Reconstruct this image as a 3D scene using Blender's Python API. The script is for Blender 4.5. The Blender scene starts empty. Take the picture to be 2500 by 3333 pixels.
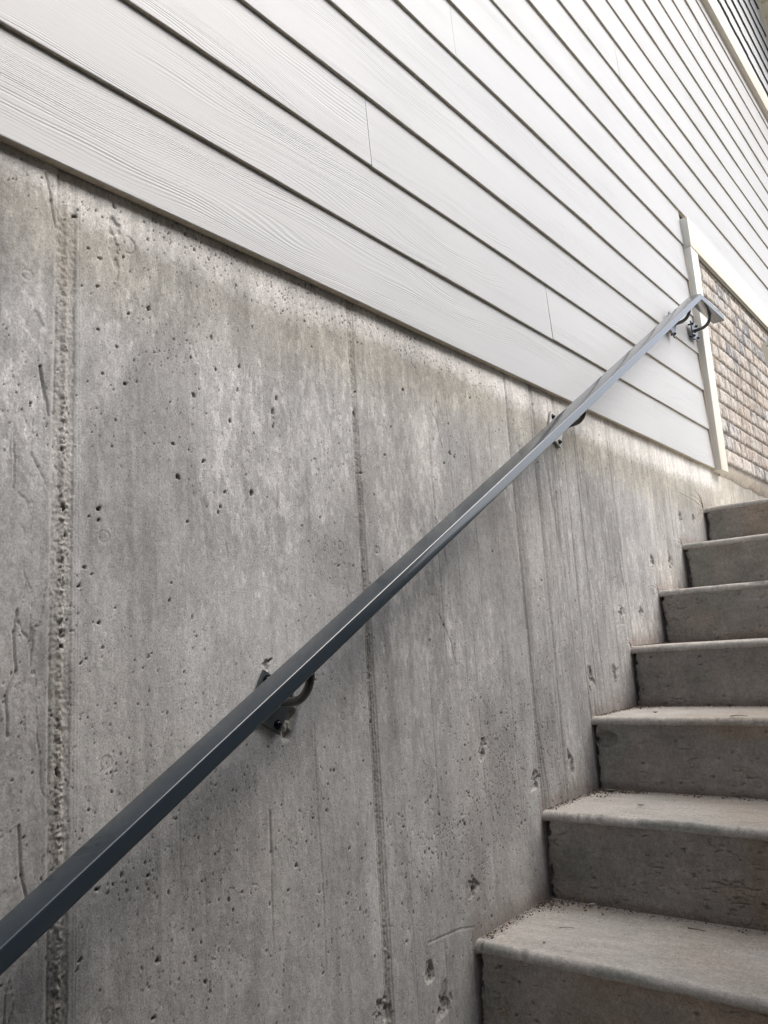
import bpy, math, random
import numpy as np
from mathutils import Matrix, Vector
R = math.radians
random.seed(5)

# ------------------------------------------------------------------ camera, world, sun, exposure
S = bpy.context.scene
cam_data = bpy.data.cameras.new("camera")
cam = bpy.data.objects.new("camera", cam_data)
S.collection.objects.link(cam)
S.camera = cam
YAW, PITCH, ROLL, FPX = 0.6630, 0.1827, -0.0630, 2676.13
fw = Vector((-math.sin(YAW) * math.cos(PITCH), math.cos(YAW) * math.cos(PITCH), math.sin(PITCH)))
rt = fw.cross(Vector((0, 0, 1))).normalized()
up = rt.cross(fw)
r2 = math.cos(ROLL) * rt + math.sin(ROLL) * up
u2 = -math.sin(ROLL) * rt + math.cos(ROLL) * up
cam.matrix_world = Matrix(((r2.x, u2.x, -fw.x, 1.0409), (r2.y, u2.y, -fw.y, 0), (r2.z, u2.z, -fw.z, 0), (0, 0, 0, 1)))
cam_data.sensor_fit = 'VERTICAL'
cam_data.sensor_height = 24
cam_data.lens = FPX / 3333 * 24
cam_data.clip_start = 0.05
cam_data.clip_end = 800
S.render.resolution_x, S.render.resolution_y = 768, 1024

SUN_EL, SUN_AZ = 50, 27            # azimuth measured from +x towards +y
world = bpy.data.worlds.new("World")
S.world = world
world.use_nodes = True
wn, wl = world.node_tree.nodes, world.node_tree.links
bg = wn['Background']
sky = wn.new('ShaderNodeTexSky')
sky.sky_type = 'NISHITA'
sky.sun_disc = False
sky.sun_elevation = R(SUN_EL)
sky.sun_rotation = R(90 - SUN_AZ)
sky.dust_density = 4.0
sky.air_density = 1.0
hs = wn.new('ShaderNodeHueSaturation')
hs.inputs['Saturation'].default_value = 0.62
wl.new(sky.outputs[0], hs.inputs['Color'])
wl.new(hs.outputs[0], bg.inputs['Color'])
bg.inputs['Strength'].default_value = 0.15
sd = bpy.data.lights.new("sun", 'SUN')
sd.energy = 0.85
sd.angle = R(45)
sd.color = (1.0, 0.95, 0.885)
sun = bpy.data.objects.new("sun", sd)
S.collection.objects.link(sun)
d = Vector((math.cos(R(SUN_AZ)) * math.cos(R(SUN_EL)), math.sin(R(SUN_AZ)) * math.cos(R(SUN_EL)), math.sin(R(SUN_EL))))
sun.rotation_euler = d.to_track_quat('Z', 'Y').to_euler()
sun.location = (3, 3, 8)
S.view_settings.view_transform = 'Standard'
S.view_settings.look = 'None'
S.view_settings.gamma = 1
S.view_settings.exposure = 1.0

# ------------------------------------------------------------------ helpers
def hsh(i, j, seed):
    n = (i.astype(np.int64) * 374761393 + j.astype(np.int64) * 668265263 + seed * 1274126177) & 0xffffffff
    n = ((n ^ (n >> 13)) * 1274126177) & 0xffffffff
    n = ((n ^ (n >> 16)) * 2246822519) & 0xffffffff
    n = n ^ (n >> 13)
    return (n & 0xffffff) / float(0xffffff)

def vn(u, v, seed=0):                       # value noise 0..1
    iu, iv = np.floor(u), np.floor(v)
    fu, fv = u - iu, v - iv
    fu = fu * fu * (3 - 2 * fu); fv = fv * fv * (3 - 2 * fv)
    iu = iu.astype(np.int64); iv = iv.astype(np.int64)
    a = hsh(iu, iv, seed); b = hsh(iu + 1, iv, seed); c = hsh(iu, iv + 1, seed); e = hsh(iu + 1, iv + 1, seed)
    return (a * (1 - fu) + b * fu) * (1 - fv) + (c * (1 - fu) + e * fu) * fv

def fbm(u, v, octv=4, seed=0, gain=0.5):
    o = 0; amp = 1; tot = 0
    for k in range(octv):
        o = o + amp * vn(u * 2 ** k + 17.3 * k, v * 2 ** k + 9.1 * k, seed + k)
        tot += amp; amp *= gain
    return o / tot

def sm(x, a, b):
    t = np.clip((x - a) / (b - a), 0, 1)
    return t * t * (3 - 2 * t)

def mesh_obj(name, verts, faces, mat, parent=None, origin=None, smooth=False, col=None, col_name='Col'):
    """one mesh object; verts in world space, stored relative to its own origin"""
    verts = np.asarray(verts, dtype=np.float64)
    if origin is None:
        origin = np.array(parent['_o']) if parent is not None and '_o' in parent else np.zeros(3)
    origin = np.asarray(origin, float)
    me = bpy.data.meshes.new(name)
    loc = verts - origin
    if isinstance(faces, np.ndarray):
        nf = faces.shape[0]; k = faces.shape[1]
        me.vertices.add(len(loc)); me.vertices.foreach_set('co', loc.astype(np.float32).ravel())
        me.loops.add(nf * k); me.loops.foreach_set('vertex_index', faces.astype(np.int32).ravel())
        me.polygons.add(nf)
        me.polygons.foreach_set('loop_start', np.arange(0, nf * k, k, dtype=np.int32))
        me.update(calc_edges=True)
    else:
        me.from_pydata([tuple(p) for p in loc], [], faces)
        me.update()
    if smooth:
        me.polygons.foreach_set('use_smooth', np.ones(len(me.polygons), dtype=bool))
    if col is not None:
        at = me.attributes.new(col_name, 'FLOAT_COLOR', 'POINT')
        c4 = np.ones((len(verts), 4), np.float32); c4[:, :np.shape(col)[1]] = col
        at.data.foreach_set('color', c4.ravel())
    if mat is not None:
        me.materials.append(mat)
    o = bpy.data.objects.new(name, me)
    S.collection.objects.link(o)
    o.parent = parent
    if parent is not None:
        po = np.array(parent['_o'])
        o.location = tuple(origin - po)
    else:
        o.location = tuple(origin)
    o['_o'] = [float(t) for t in origin]
    return o

def empty(name, loc):
    o = bpy.data.objects.new(name, None)
    o.empty_display_size = 0.1
    S.collection.objects.link(o)
    o.location = loc
    o['_o'] = [float(t) for t in loc]
    return o

def tag(o, label=None, cat=None, group=None, kind=None):
    if label: o['label'] = label
    if cat: o['category'] = cat
    if group: o['group'] = group
    if kind: o['kind'] = kind
    return o

class MB:
    def __init__(s): s.v = []; s.f = []
    def add(s, vs, fs):
        n = len(s.v); s.v += [tuple(p) for p in vs]; s.f += [tuple(i + n for i in f) for f in fs]
    def box(s, a, b, bev=0.0):
        x0, y0, z0 = a; x1, y1, z1 = b
        if bev <= 0:
            s.add([(x, y, z) for x in (x0, x1) for y in (y0, y1) for z in (z0, z1)],
                  [(0, 1, 3, 2), (4, 6, 7, 5), (0, 4, 5, 1), (2, 3, 7, 6), (0, 2, 6, 4), (1, 5, 7, 3)])
            return
        c = [((x0 + x1) / 2, (y0 + y1) / 2, (z0 + z1) / 2)][0]
        import bmesh
        bm = bmesh.new(); bmesh.ops.create_cube(bm, size=1)
        for v in bm.verts:
            v.co = Vector((c[0] + v.co.x * (x1 - x0), c[1] + v.co.y * (y1 - y0), c[2] + v.co.z * (z1 - z0)))
        bmesh.ops.bevel(bm, geom=bm.edges[:], offset=bev, segments=2, affect='EDGES', profile=0.5)
        bm.verts.index_update()
        s.add([v.co[:] for v in bm.verts], [tuple(v.index for v in f.verts) for f in bm.faces])
        bm.free()
    def tube(s, pts, rad, seg=16, caps=True):
        pts = [Vector(p) for p in pts]
        rads = rad if isinstance(rad, (list, tuple)) else [rad] * len(pts)
        rings = []; prev = None
        for i, p in enumerate(pts):
            t = (pts[min(i + 1, len(pts) - 1)] - pts[max(i - 1, 0)]).normalized()
            if prev is None:
                a = t.cross(Vector((0, 0, 1)))
                if a.length < .1: a = t.cross(Vector((0, 1, 0)))
                a.normalize()
            else:
                a = (prev - t * prev.dot(t)).normalized()
            prev = a; b = t.cross(a)
            rings.append([p + (a * math.cos(2 * math.pi * k / seg) + b * math.sin(2 * math.pi * k / seg)) * rads[i] for k in range(seg)])
        vs = [q for r in rings for q in r]
        fs = [(i * seg + k, i * seg + (k + 1) % seg, (i + 1) * seg + (k + 1) % seg, (i + 1) * seg + k) for i in range(len(rings) - 1) for k in range(seg)]
        if caps:
            fs += [tuple(range(seg))[::-1], tuple((len(rings) - 1) * seg + k for k in range(seg))]
        s.add(vs, fs)
    def obj(s, name, mat, parent=None, origin=None, smooth=False):
        return mesh_obj(name, s.v, s.f, mat, parent, origin, smooth)

def auto_smooth(o, ang=35):
    me = o.data
    me.polygons.foreach_set('use_smooth', np.ones(len(me.polygons), dtype=bool))
    me.set_sharp_from_angle(angle=R(ang))

def grid_faces(nr, nc):
    i = np.arange(nr - 1)[:, None] * nc + np.arange(nc - 1)[None, :]
    return np.stack([i, i + 1, i + nc + 1, i + nc], -1).reshape(-1, 4)

# ------------------------------------------------------------------ materials
def new_mat(name):
    m = bpy.data.materials.new(name); m.use_nodes = True
    return m, m.node_tree.nodes, m.node_tree.links, m.node_tree.nodes['Principled BSDF']

def nd(n, typ, **kw):
    x = n.new(typ)
    for k, v in kw.items():
        if k in x.inputs.keys(): x.inputs[k].default_value = v
        else: setattr(x, k, v)
    return x

def mathn(n, l, op, a, b=None, c=None, clamp=False):
    x = n.new('ShaderNodeMath'); x.operation = op; x.use_clamp = clamp
    for i, t in enumerate((a, b, c)):
        if t is None: continue
        if isinstance(t, (int, float)): x.inputs[i].default_value = t
        else: l.new(t, x.inputs[i])
    return x.outputs[0]

def mixc(n, l, fac, a, b, typ='MIX'):
    x = n.new('ShaderNodeMix'); x.data_type = 'RGBA'; x.blend_type = typ
    for s_, t in ((0, fac), (6, a), (7, b)):
        if isinstance(t, (int, float)): x.inputs[s_].default_value = t
        elif isinstance(t, tuple): x.inputs[s_].default_value = (*t, 1)
        else: l.new(t, x.inputs[s_])
    return x.outputs[2]

def mapr(n, l, v, a, b, c, e, smooth=False):
    x = n.new('ShaderNodeMapRange')
    if smooth: x.interpolation_type = 'SMOOTHSTEP'
    l.new(v, x.inputs[0])
    for i, t in enumerate((a, b, c, e)): x.inputs[1 + i].default_value = t
    return x.outputs[0]

def position(n, l, scale=(1, 1, 1)):
    g = n.new('ShaderNodeNewGeometry')
    mp = n.new('ShaderNodeMapping'); mp.inputs['Scale'].default_value = scale
    l.new(g.outputs['Position'], mp.inputs['Vector'])
    return mp.outputs[0]

def concrete(name, base=None, use_attr=True, flakes=False, rough=0.88, grain=1.0, pin=1.0, streak=(1, 1, .45), grain_dir=None):
    m, n, l, p = new_mat(name)
    P = position(n, l)
    if use_attr:
        a = n.new('ShaderNodeAttribute'); a.attribute_name = 'Col'; c = a.outputs['Color']
        fm = a.outputs['Alpha'] if flakes else None
    else:
        fm = None
        t = nd(n, 'ShaderNodeTexNoise', Scale=1.7, Detail=6); l.new(P, t.inputs[0])
        c = mixc(n, l, mapr(n, l, t.outputs[0], .3, .7, 0, 1), tuple(x * .8 for x in base), tuple(min(1, x * 1.2) for x in base))
    PS = position(n, l, streak)
    s1 = nd(n, 'ShaderNodeTexNoise', Scale=38.0, Detail=8.0, Roughness=.65); l.new(PS, s1.inputs[0])
    s2 = nd(n, 'ShaderNodeTexNoise', Scale=330.0, Detail=3.0, Roughness=.6); l.new(P, s2.inputs[0])
    s3 = nd(n, 'ShaderNodeTexNoise', Scale=900.0, Detail=2.0); l.new(P, s3.inputs[0])
    f1 = mapr(n, l, s1.outputs[0], .25, .75, .84, 1.16)
    f2 = mapr(n, l, s2.outputs[0], .25, .75, 1 - .30 * grain, 1 + .30 * grain)
    k = mathn(n, l, 'MULTIPLY', f1, f2)
    s4 = nd(n, 'ShaderNodeTexNoise', Scale=110.0, Detail=7.0, Roughness=.72); l.new(position(n, l, (1, 1, .6)), s4.inputs[0])
    k = mathn(n, l, 'MULTIPLY', k, mapr(n, l, s4.outputs[0], .3, .7, .79, 1.21))
    fk = None
    if fm is not None:
        # thin pale paste skin left in ragged flakes
        s5 = nd(n, 'ShaderNodeTexNoise', Scale=52.0, Detail=9.0, Roughness=.68); l.new(position(n, l, (1, 1, .42)), s5.inputs[0])
        fk = mapr(n, l, mathn(n, l, 'ADD', s5.outputs[0], mathn(n, l, 'MULTIPLY', fm, .13)), .636, .655, 0, 1)
        k = mathn(n, l, 'MULTIPLY', k, mathn(n, l, 'MULTIPLY_ADD', fk, .26, 1.0))
    # pinholes: a sparse random subset of cells
    vo = nd(n, 'ShaderNodeTexVoronoi', Scale=270.0); l.new(P, vo.inputs[0])
    sep = n.new('ShaderNodeSeparateColor'); l.new(vo.outputs['Color'], sep.inputs[0])
    pick = mathn(n, l, 'GREATER_THAN', sep.outputs[0], .80)
    rad = mathn(n, l, 'MULTIPLY_ADD', sep.outputs[1], .22, .06)
    hole = mathn(n, l, 'MULTIPLY', pick, mathn(n, l, 'LESS_THAN', vo.outputs['Distance'], rad))
    k = mathn(n, l, 'MULTIPLY', k, mathn(n, l, 'MULTIPLY_ADD', hole, -.5 * pin, 1.0))  # pinhole shade painted into the colour, as bump alone stays weak
    col = mixc(n, l, 1.0, c, k, 'MULTIPLY')
    vc = n.new('ShaderNodeCombineColor')
    for i in range(3): l.new(k, vc.inputs[i])
    col = mixc(n, l, 1.0, c, vc.outputs[0], 'MULTIPLY')
    l.new(col, p.inputs['Base Color'])
    p.inputs['Roughness'].default_value = rough
    p.inputs['Specular IOR Level'].default_value = .3
    h = mathn(n, l, 'ADD', mathn(n, l, 'MULTIPLY', s1.outputs[0], .5), mathn(n, l, 'MULTIPLY', s2.outputs[0], .35))
    h = mathn(n, l, 'ADD', h, mathn(n, l, 'MULTIPLY', s3.outputs[0], .15))
    h = mathn(n, l, 'ADD', h, mathn(n, l, 'MULTIPLY', hole, -1.0 * pin))
    if fk is not None: h = mathn(n, l, 'ADD', h, mathn(n, l, 'MULTIPLY', fk, -.12))
    b = nd(n, 'ShaderNodeBump', Strength=.55, Distance=.0022); l.new(h, b.inputs['Height'])
    l.new(b.outputs[0], p.inputs['Normal'])
    return m

M_CON = concrete('cast_concrete', flakes=True)
M_TREAD = concrete('trowelled_concrete', grain=.9, pin=.15, streak=(.35, 1, 1))
M_RISER = concrete('form_cast_concrete', grain=1.0, pin=1.0, streak=(.6, 1, .8))
M_CON2 = concrete('plain_concrete', base=(.13, .118, .102), use_attr=False)

def lap_material(name, colr, grain=1.0):
    m, n, l, p = new_mat(name)
    a = n.new('ShaderNodeAttribute'); a.attribute_name = 'grain_co'
    sx = n.new('ShaderNodeSeparateXYZ'); l.new(a.outputs['Vector'], sx.inputs[0])
    Y, Z, K = sx.outputs
    cb = n.new('ShaderNodeCombineXYZ')
    l.new(mathn(n, l, 'MULTIPLY', Y, 1.9), cb.inputs[0]); l.new(mathn(n, l, 'MULTIPLY', Z, 8.0), cb.inputs[1]); l.new(mathn(n, l, 'MULTIPLY', K, 13.7), cb.inputs[2])
    w = nd(n, 'ShaderNodeTexNoise', Scale=1.0, Detail=1.5, Roughness=.4); l.new(cb.outputs[0], w.inputs[0])
    # contour lines of a slowly bending field give the flat-sawn figure
    fld = mathn(n, l, 'ADD', mathn(n, l, 'MULTIPLY', Z, 190.0), mathn(n, l, 'MULTIPLY', w.outputs[0], 21.0))
    ln = mathn(n, l, 'SINE', mathn(n, l, 'MULTIPLY', fld, 6.2832))
    ln = mapr(n, l, ln, -1, 1, 0, 1)
    ln = mathn(n, l, 'POWER', ln, 1.6)
    cb4 = n.new('ShaderNodeCombineXYZ')
    l.new(mathn(n, l, 'MULTIPLY', Y, 2.2), cb4.inputs[0]); l.new(mathn(n, l, 'MULTIPLY', fld, .8), cb4.inputs[1]); l.new(K, cb4.inputs[2])
    lv = nd(n, 'ShaderNodeTexNoise', Scale=1.0, Detail=2.0); l.new(cb4.outputs[0], lv.inputs[0])
    ln = mathn(n, l, 'SUBTRACT', 1.0, mathn(n, l, 'MULTIPLY', mathn(n, l, 'SUBTRACT', 1.0, ln), mapr(n, l, lv.outputs[0], .35, .65, .1, 1.0)))
    cb2 = n.new('ShaderNodeCombineXYZ')
    l.new(mathn(n, l, 'MULTIPLY', Y, 14.0), cb2.inputs[0]); l.new(mathn(n, l, 'MULTIPLY', Z, 420.0), cb2.inputs[1]); l.new(K, cb2.inputs[2])
    st = nd(n, 'ShaderNodeTexNoise', Scale=1.0, Detail=3.0); l.new(cb2.outputs[0], st.inputs[0])
    cb3 = n.new('ShaderNodeCombineXYZ')
    l.new(mathn(n, l, 'MULTIPLY', Y, 1.5), cb3.inputs[0]); l.new(mathn(n, l, 'MULTIPLY', Z, 12.0), cb3.inputs[1]); l.new(mathn(n, l, 'MULTIPLY', K, 5.1), cb3.inputs[2])
    am = nd(n, 'ShaderNodeTexNoise', Scale=1.0, Detail=2.0); l.new(cb3.outputs[0], am.inputs[0])
    amp = mapr(n, l, am.outputs[0], .38, .62, .15, 1.0, True)
    h = mathn(n, l, 'ADD', mathn(n, l, 'MULTIPLY', mathn(n, l, 'MULTIPLY', ln, amp), .8), mathn(n, l, 'MULTIPLY', st.outputs[0], .35))
    b = nd(n, 'ShaderNodeBump', Strength=.45 * grain, Distance=.0016); l.new(h, b.inputs['Height'])
    l.new(b.outputs[0], p.inputs['Normal'])
    # embossed grain lines slightly darker, and slight tone differences from board to board
    P = position(n, l)
    t = nd(n, 'ShaderNodeTexNoise', Scale=1.3, Detail=5.0); l.new(P, t.inputs[0])
    fr = mathn(n, l, 'FRACT', mathn(n, l, 'MULTIPLY', K, 7.31))
    v = mathn(n, l, 'MULTIPLY', mapr(n, l, t.outputs[0], .3, .7, .955, 1.02), mathn(n, l, 'MULTIPLY_ADD', fr, .035, .975))
    v = mathn(n, l, 'MULTIPLY', v, mathn(n, l, 'MULTIPLY_ADD', mathn(n, l, 'MULTIPLY', mathn(n, l, 'SUBTRACT', 1.0, ln), amp), -.07 * grain, 1.0))
    sp = nd(n, 'ShaderNodeTexVoronoi', Scale=9.0); l.new(P, sp.inputs[0])
    spc = mathn(n, l, 'LESS_THAN', sp.outputs['Distance'], .012)
    v = mathn(n, l, 'MULTIPLY', v, mathn(n, l, 'MULTIPLY_ADD', spc, -.35, 1.0))
    vc = n.new('ShaderNodeCombineColor')
    for i in range(3): l.new(v, vc.inputs[i])
    l.new(mixc(n, l, 1.0, colr, vc.outputs[0], 'MULTIPLY'), p.inputs['Base Color'])
    p.inputs['Roughness'].default_value = .5
    p.inputs['Specular IOR Level'].default_value = .35
    return m

M_LAP = lap_material('painted_lap_siding', (.462, .472, .480))
M_SHAKE = lap_material('grey_shake_siding', (.62, .64, .66), .6)

def simple(name, colr, rough=.5, metal=0.0, noise=.06, nscale=20, bump=.0, coat=0.0, spec=.5):
    m, n, l, p = new_mat(name)
    P = position(n, l)
    t = nd(n, 'ShaderNodeTexNoise', Scale=nscale, Detail=6.0); l.new(P, t.inputs[0])
    c = mixc(n, l, mapr(n, l, t.outputs[0], .3, .7, 0, 1), tuple(x * (1 - noise) for x in colr), tuple(min(1, x * (1 + noise)) for x in colr))
    l.new(c, p.inputs['Base Color'])
    p.inputs['Roughness'].default_value = rough
    p.inputs['Metallic'].default_value = metal
    p.inputs['Coat Weight'].default_value = coat
    p.inputs['Specular IOR Level'].default_value = spec
    r = mapr(n, l, t.outputs[0], .3, .7, rough * .95, rough * 1.05); l.new(r, p.inputs['Roughness'])
    if bump:
        b = nd(n, 'ShaderNodeBump', Strength=.5, Distance=bump); l.new(t.outputs[0], b.inputs['Height']); l.new(b.outputs[0], p.inputs['Normal'])
    return m

M_TRIM = simple('painted_trim', (.68, .645, .565), .45, noise=.03, nscale=14, bump=.0004)
M_CAULK = simple('caulk', (.62, .52, .40), .5)
M_SOFFIT = simple('soffit_panel', (.70, .66, .54), .5, noise=.03)
M_FELT = simple('gap_membrane', (.035, .035, .035), .8)
M_RAIL = simple('dark_painted_steel', (.026, .040, .054), .25, noise=.06, nscale=9, coat=.35, spec=.75)
M_ROD = simple('dark_painted_rod', (.06, .062, .062), .36, noise=.2, nscale=60, coat=.2)
M_PLATE = simple('dark_painted_plate', (.05, .062, .066), .3, noise=.15, nscale=40, coat=.4)
M_BOLT = simple('black_bolt', (.02, .021, .025), .3, metal=.6, noise=.2, nscale=200)
M_BEAM = simple('cream_vinyl', (.72, .67, .55), .4, noise=.02)
M_LEAF = simple('dry_leaf', (.10, .085, .055), .7, noise=.5, nscale=120)
M_LEAFG = simple('grey_leaf', (.16, .17, .13), .7, noise=.3, nscale=120)
M_TWIG = simple('dry_twig', (.16, .11, .07), .8, noise=.4, nscale=100)
M_PAPER = simple('white_scrap', (.78, .78, .76), .7)
M_STRAW = simple('dry_straw', (.42, .32, .15), .7, noise=.3, nscale=90)
M_WEED = simple('dead_weed', (.17, .12, .10), .8, noise=.3, nscale=90)
M_GRIT = simple('grit', (.15, .115, .09), .9, noise=.6, nscale=300)
M_SOIL = simple('soil', (.16, .14, .11), .95, noise=.3, nscale=3, bump=.02)
M_ROOF = simple('roof_shingle', (.06, .06, .065), .9, noise=.3, nscale=30)

# brick (colours by attribute + streaky whitewash)
def brick_mat():
    m, n, l, p = new_mat('tumbled_whitewashed_brick')
    a = n.new('ShaderNodeAttribute'); a.attribute_name = 'Col'
    P = position(n, l, (1, 1, .45))
    t = nd(n, 'ShaderNodeTexNoise', Scale=95.0, Detail=5.0, Roughness=.6, Distortion=1.6); l.new(P, t.inputs[0])
    t2 = nd(n, 'ShaderNodeTexNoise', Scale=260.0, Detail=3.0); l.new(P, t2.inputs[0])
    v = mathn(n, l, 'MULTIPLY', mapr(n, l, t.outputs[0], .32, .68, .62, 1.4), mapr(n, l, t2.outputs[0], .3, .7, .85, 1.15))
    vc = n.new('ShaderNodeCombineColor')
    for i in range(3): l.new(v, vc.inputs[i])
    l.new(mixc(n, l, 1.0, a.outputs['Color'], vc.outputs[0], 'MULTIPLY'), p.inputs['Base Color'])
    p.inputs['Roughness'].default_value = .85
    b = nd(n, 'ShaderNodeBump', Strength=.7, Distance=.004); l.new(t.outputs[0], b.inputs['Height']); l.new(b.outputs[0], p.inputs['Normal'])
    return m
M_BRICK = brick_mat()

# ------------------------------------------------------------------ key dimensions
Z0, EXP = 0.7547, 0.1778                 # first lap edge, lap exposure
XL = 0.0190                               # outer edge of a lap
YT0, YT1 = 3.694, 3.7955                 # vertical trim board
ZH0, ZH1 = 1.807, 1.956                  # header trim board over the brick
NOSE = [(1.5492, -.5812), (1.8897, -.3785), (2.2205, -.1815), (2.5576, .0071), (2.867, .1944), (3.1817, .3827), (3.5026, .5618)]
WIDTH = 1.78                             # stair width
GRADE = .5618
GZERO = Z0 + 2

# ------------------------------------------------------------------ foundation wall
def build_foundation():
    ys = [-4.0, -3, -2, -1.2, -.6, -.2, .1, .3, .40]
    y = .46
    while y < 4.95:
        ys.append(y); y += .0014 * (1 + max(0, (y - .5) / 1.5) ** 1.35)
    ys += [5.1, 5.5, 6, 7, 8, 9.5]
    zs = [-2.4, -2.0, -1.6, -1.3, -1.1, -1.0, -.9]
    zs += list(np.arange(-.80, .790, .0018))
    ys = np.array(ys); zs = np.array(zs)
    Y, Z = np.meshgrid(ys, zs)
    rng = np.random.RandomState(11)
    # ---- geometry: h>0 goes into the wall
    h = .0022 * (fbm(Y * 3, Z * 2, 3, 1) - .5) + .0007 * (fbm(Y * 60, Z * 14, 4, 2) - .5) + .0006 * (fbm(Y * 170, Z * 150, 2, 3) - .5)
    # ---- colour
    lum = np.ones_like(Y)
    lum *= 1 + .42 * (fbm(Y * 3.1, Z * 2.0, 5, 20) - .5)
    lum *= 1 + (.20 + .2 * sm(Y, 1.1, 2.0)) * (fbm(Y * 22, Z * 2.4, 4, 21) - .5)               # vertical runs
    lum *= 1 + .20 * (fbm(Y * 55, Z * 18, 3, 27) - .5)
    lum *= 1 + .26 * (fbm(Y * 12, Z * 9, 5, 22) - .5)
    sme = fbm(Y * 8 + .4 * vn(Z * 9, Y * 9, 28), Z * 4.2, 6, 29, .6)
    lum *= 1 + .13 * sm(sme, .53, .58) - .10 * sm(sme, .44, .40)
    lum *= 1 - .13 * sm(fbm(Y * 34, Z * 1.6, 4, 31, .6), .56, .66) * sm(fbm(Y * 3, Z * 3, 2, 32), .42, .6)
    rz = sm(Y, 1.5, 2.0)
    fmask = sm(fbm(Y * 4.2, Z * 2.4, 4, 24), .42, .66)
    fmask = fmask * (1 - .35 * rz) + rz * .55 * sm(fbm(Y * 5, Z * 2, 3, 26), .36, .6) + sm(Y, .59, .57) * sm(fbm(Y * 6, Z * 4, 2, 47), .40, .6) * .8
    fmask = np.clip(fmask * (sm(Z, -.5, .15) * .85 + .15) * sm(Z, .72, .62), 0, 1)
    warm = .35 * sm(fbm(Y * 3, Z * 3, 3, 30), .45, .65)
    # zone left of the cold joint: smeary slurry skin with creases
    jl = .590 + .006 * (vn(Z * 3, Z * 0, 41) - .5); jr = .6245 + .006 * (.75 - Z) * 0 - .004 * sm(Z, .7, -.3)
    left = sm(Y, jl + .002, jl - .004)
    lum *= 1 - (.05 + .15 * sm(Z, .45, .0)) * left
    h += left * (.0034 * (fbm(Y * 30 + 5 * vn(Z * 5, Y * 9, 44), Z * 6, 4, 42) - .5) - .001)
    crease = np.abs(fbm(Y * 26 + 1.6 * fbm(Z * 7, Y * 9, 3, 48), Z * 4.2, 4, 43) - .5)
    cz = sm(Z, .45, .12)
    h += left * .0026 * sm(crease, .010, .0) * sm(fbm(Y * 9, Z * 3, 2, 45), .46, .62) * cz * .7
    lum *= 1 - cz * left * .30 * sm(crease, .009, .0) * sm(fbm(Y * 9, Z * 3, 2, 45), .42, .6)
    lum *= 1 + left * .35 * (fbm(Y * 40, Z * 22, 4, 46) - .5)
    # cold joint band, rough exposed aggregate
    ed = .0022 * (fbm(Z * 60, Y * 60, 3, 51) - .5) * 2
    b1 = sm(Y, jl - .001 + ed, jl + .003 + ed) * sm(Y, jr + .0015 + ed * .5, jr - .0015 + ed * .5)
    cen = (jl + jr) / 2 + .002 + .002 * (vn(Z * 9, Z * 0, 52) - .5)
    ridge = np.exp(-((Y - cen) / .0042) ** 2)
    brk = (.2 + .8 * sm(fbm(Z * 16, Z * 0, 3, 57), .36, .58)) * (.15 + .85 * sm(Z, .56, .42))
    fad = sm(Z, .76, .60) * .6 + .4
    h += b1 * fad * (.0018 - .0026 * ridge + .0075 * (fbm(Y * 330, Z * 260, 3, 53, .7) - .5) * (ridge * 1.2 * brk + .48))
    lum *= 1 - b1 * (.02 + .17 * sm(Z, .45, -.05)) * (1 - ridge * .8) ; warm = warm + b1 * .35
    lum *= 1 + b1 * ridge * brk * .9 * (fbm(Y * 200, Z * 160, 2, 54) - .40)
    dv = b1 * sm(fbm(Y * 150, Z * 60, 3, 55), .64, .72) * ridge * brk
    h += .006 * dv; lum *= 1 - .45 * dv
    h += .0022 * np.exp(-((Y - jl - .004) / .0012) ** 2) * sm(vn(Z * 12, Z * 0, 56), .3, .5)
    for q_ in (.6325, .6285):
        h -= .0006 * np.exp(-((Y - q_) / .0010) ** 2)
    # second, narrow joint
    c2 = 1.2565 + .0035 * (vn(Z * 2.2, Z * 0, 61) - .5) + .0012 * (vn(Z * 14, Z * 0, 62) - .5)
    wd = .0068 + .0035 * sm(Z, .5, -.5)
    n2 = np.exp(-(np.abs(Y - c2) / wd) ** 3)
    h += n2 * (.0036 * (sm(Z, .78, .6) * .6 + .4) + .0045 * (fbm(Y * 330, Z * 260, 3, 63, .7) - .5))
    h += .0026 * np.exp(-((Y - c2 + wd * 1.1) / .0013) ** 2) + .0018 * np.exp(-((Y - c2 - wd * 1.2) / .0012) ** 2)
    h -= .0016 * np.exp(-((Y - c2 - .001) / .0014) ** 2) * sm(Z, .5, .2)
    lum *= 1 - .33 * n2 * (1 - .6 * sm(Z, .3, .75)); warm = warm + n2 * .6
    sf = np.exp(-((Y - c2 + .022) / .011) ** 2); lum *= 1 + .05 * sf
    # plank-printed zone
    pz0 = 1.895 + .008 * (vn(Z * 3, Z * 0, 65) - .5); pz1 = 2.56
    pz = sm(Y, pz0, pz0 + .008) * sm(Y, pz1 + .06, pz1)
    yy = Y + .012 * (fbm(Y * 4, Z * 3.2, 3, 66) - .5)
    rid = np.abs(vn(yy * 46, Z * 1.1, 67) - .5)
    rid2 = np.abs(vn(yy * 85, Z * 1.7, 68) - .5)
    cut = sm(rid, .06, .0) * sm(vn(yy * 20, Z * 2.2, 69), .25, .6)
    cut2 = sm(rid2, .05, .0) * sm(vn(yy * 40, Z * 3, 70), .4, .7)
    h += pz * (.0030 * cut + .0022 * cut2 + .0028 * (fbm(yy * 42, Z * 2.4, 3, 71) - .5) - .0012)
    lum *= 1 - pz * (.14 * cut + .10 * cut2) - .05 * pz
    lum *= 1 - .22 * np.exp(-((Y - pz0 - .02) / .018) ** 2)
    h += .0025 * np.exp(-((Y - pz0) / .004) ** 2)
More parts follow.
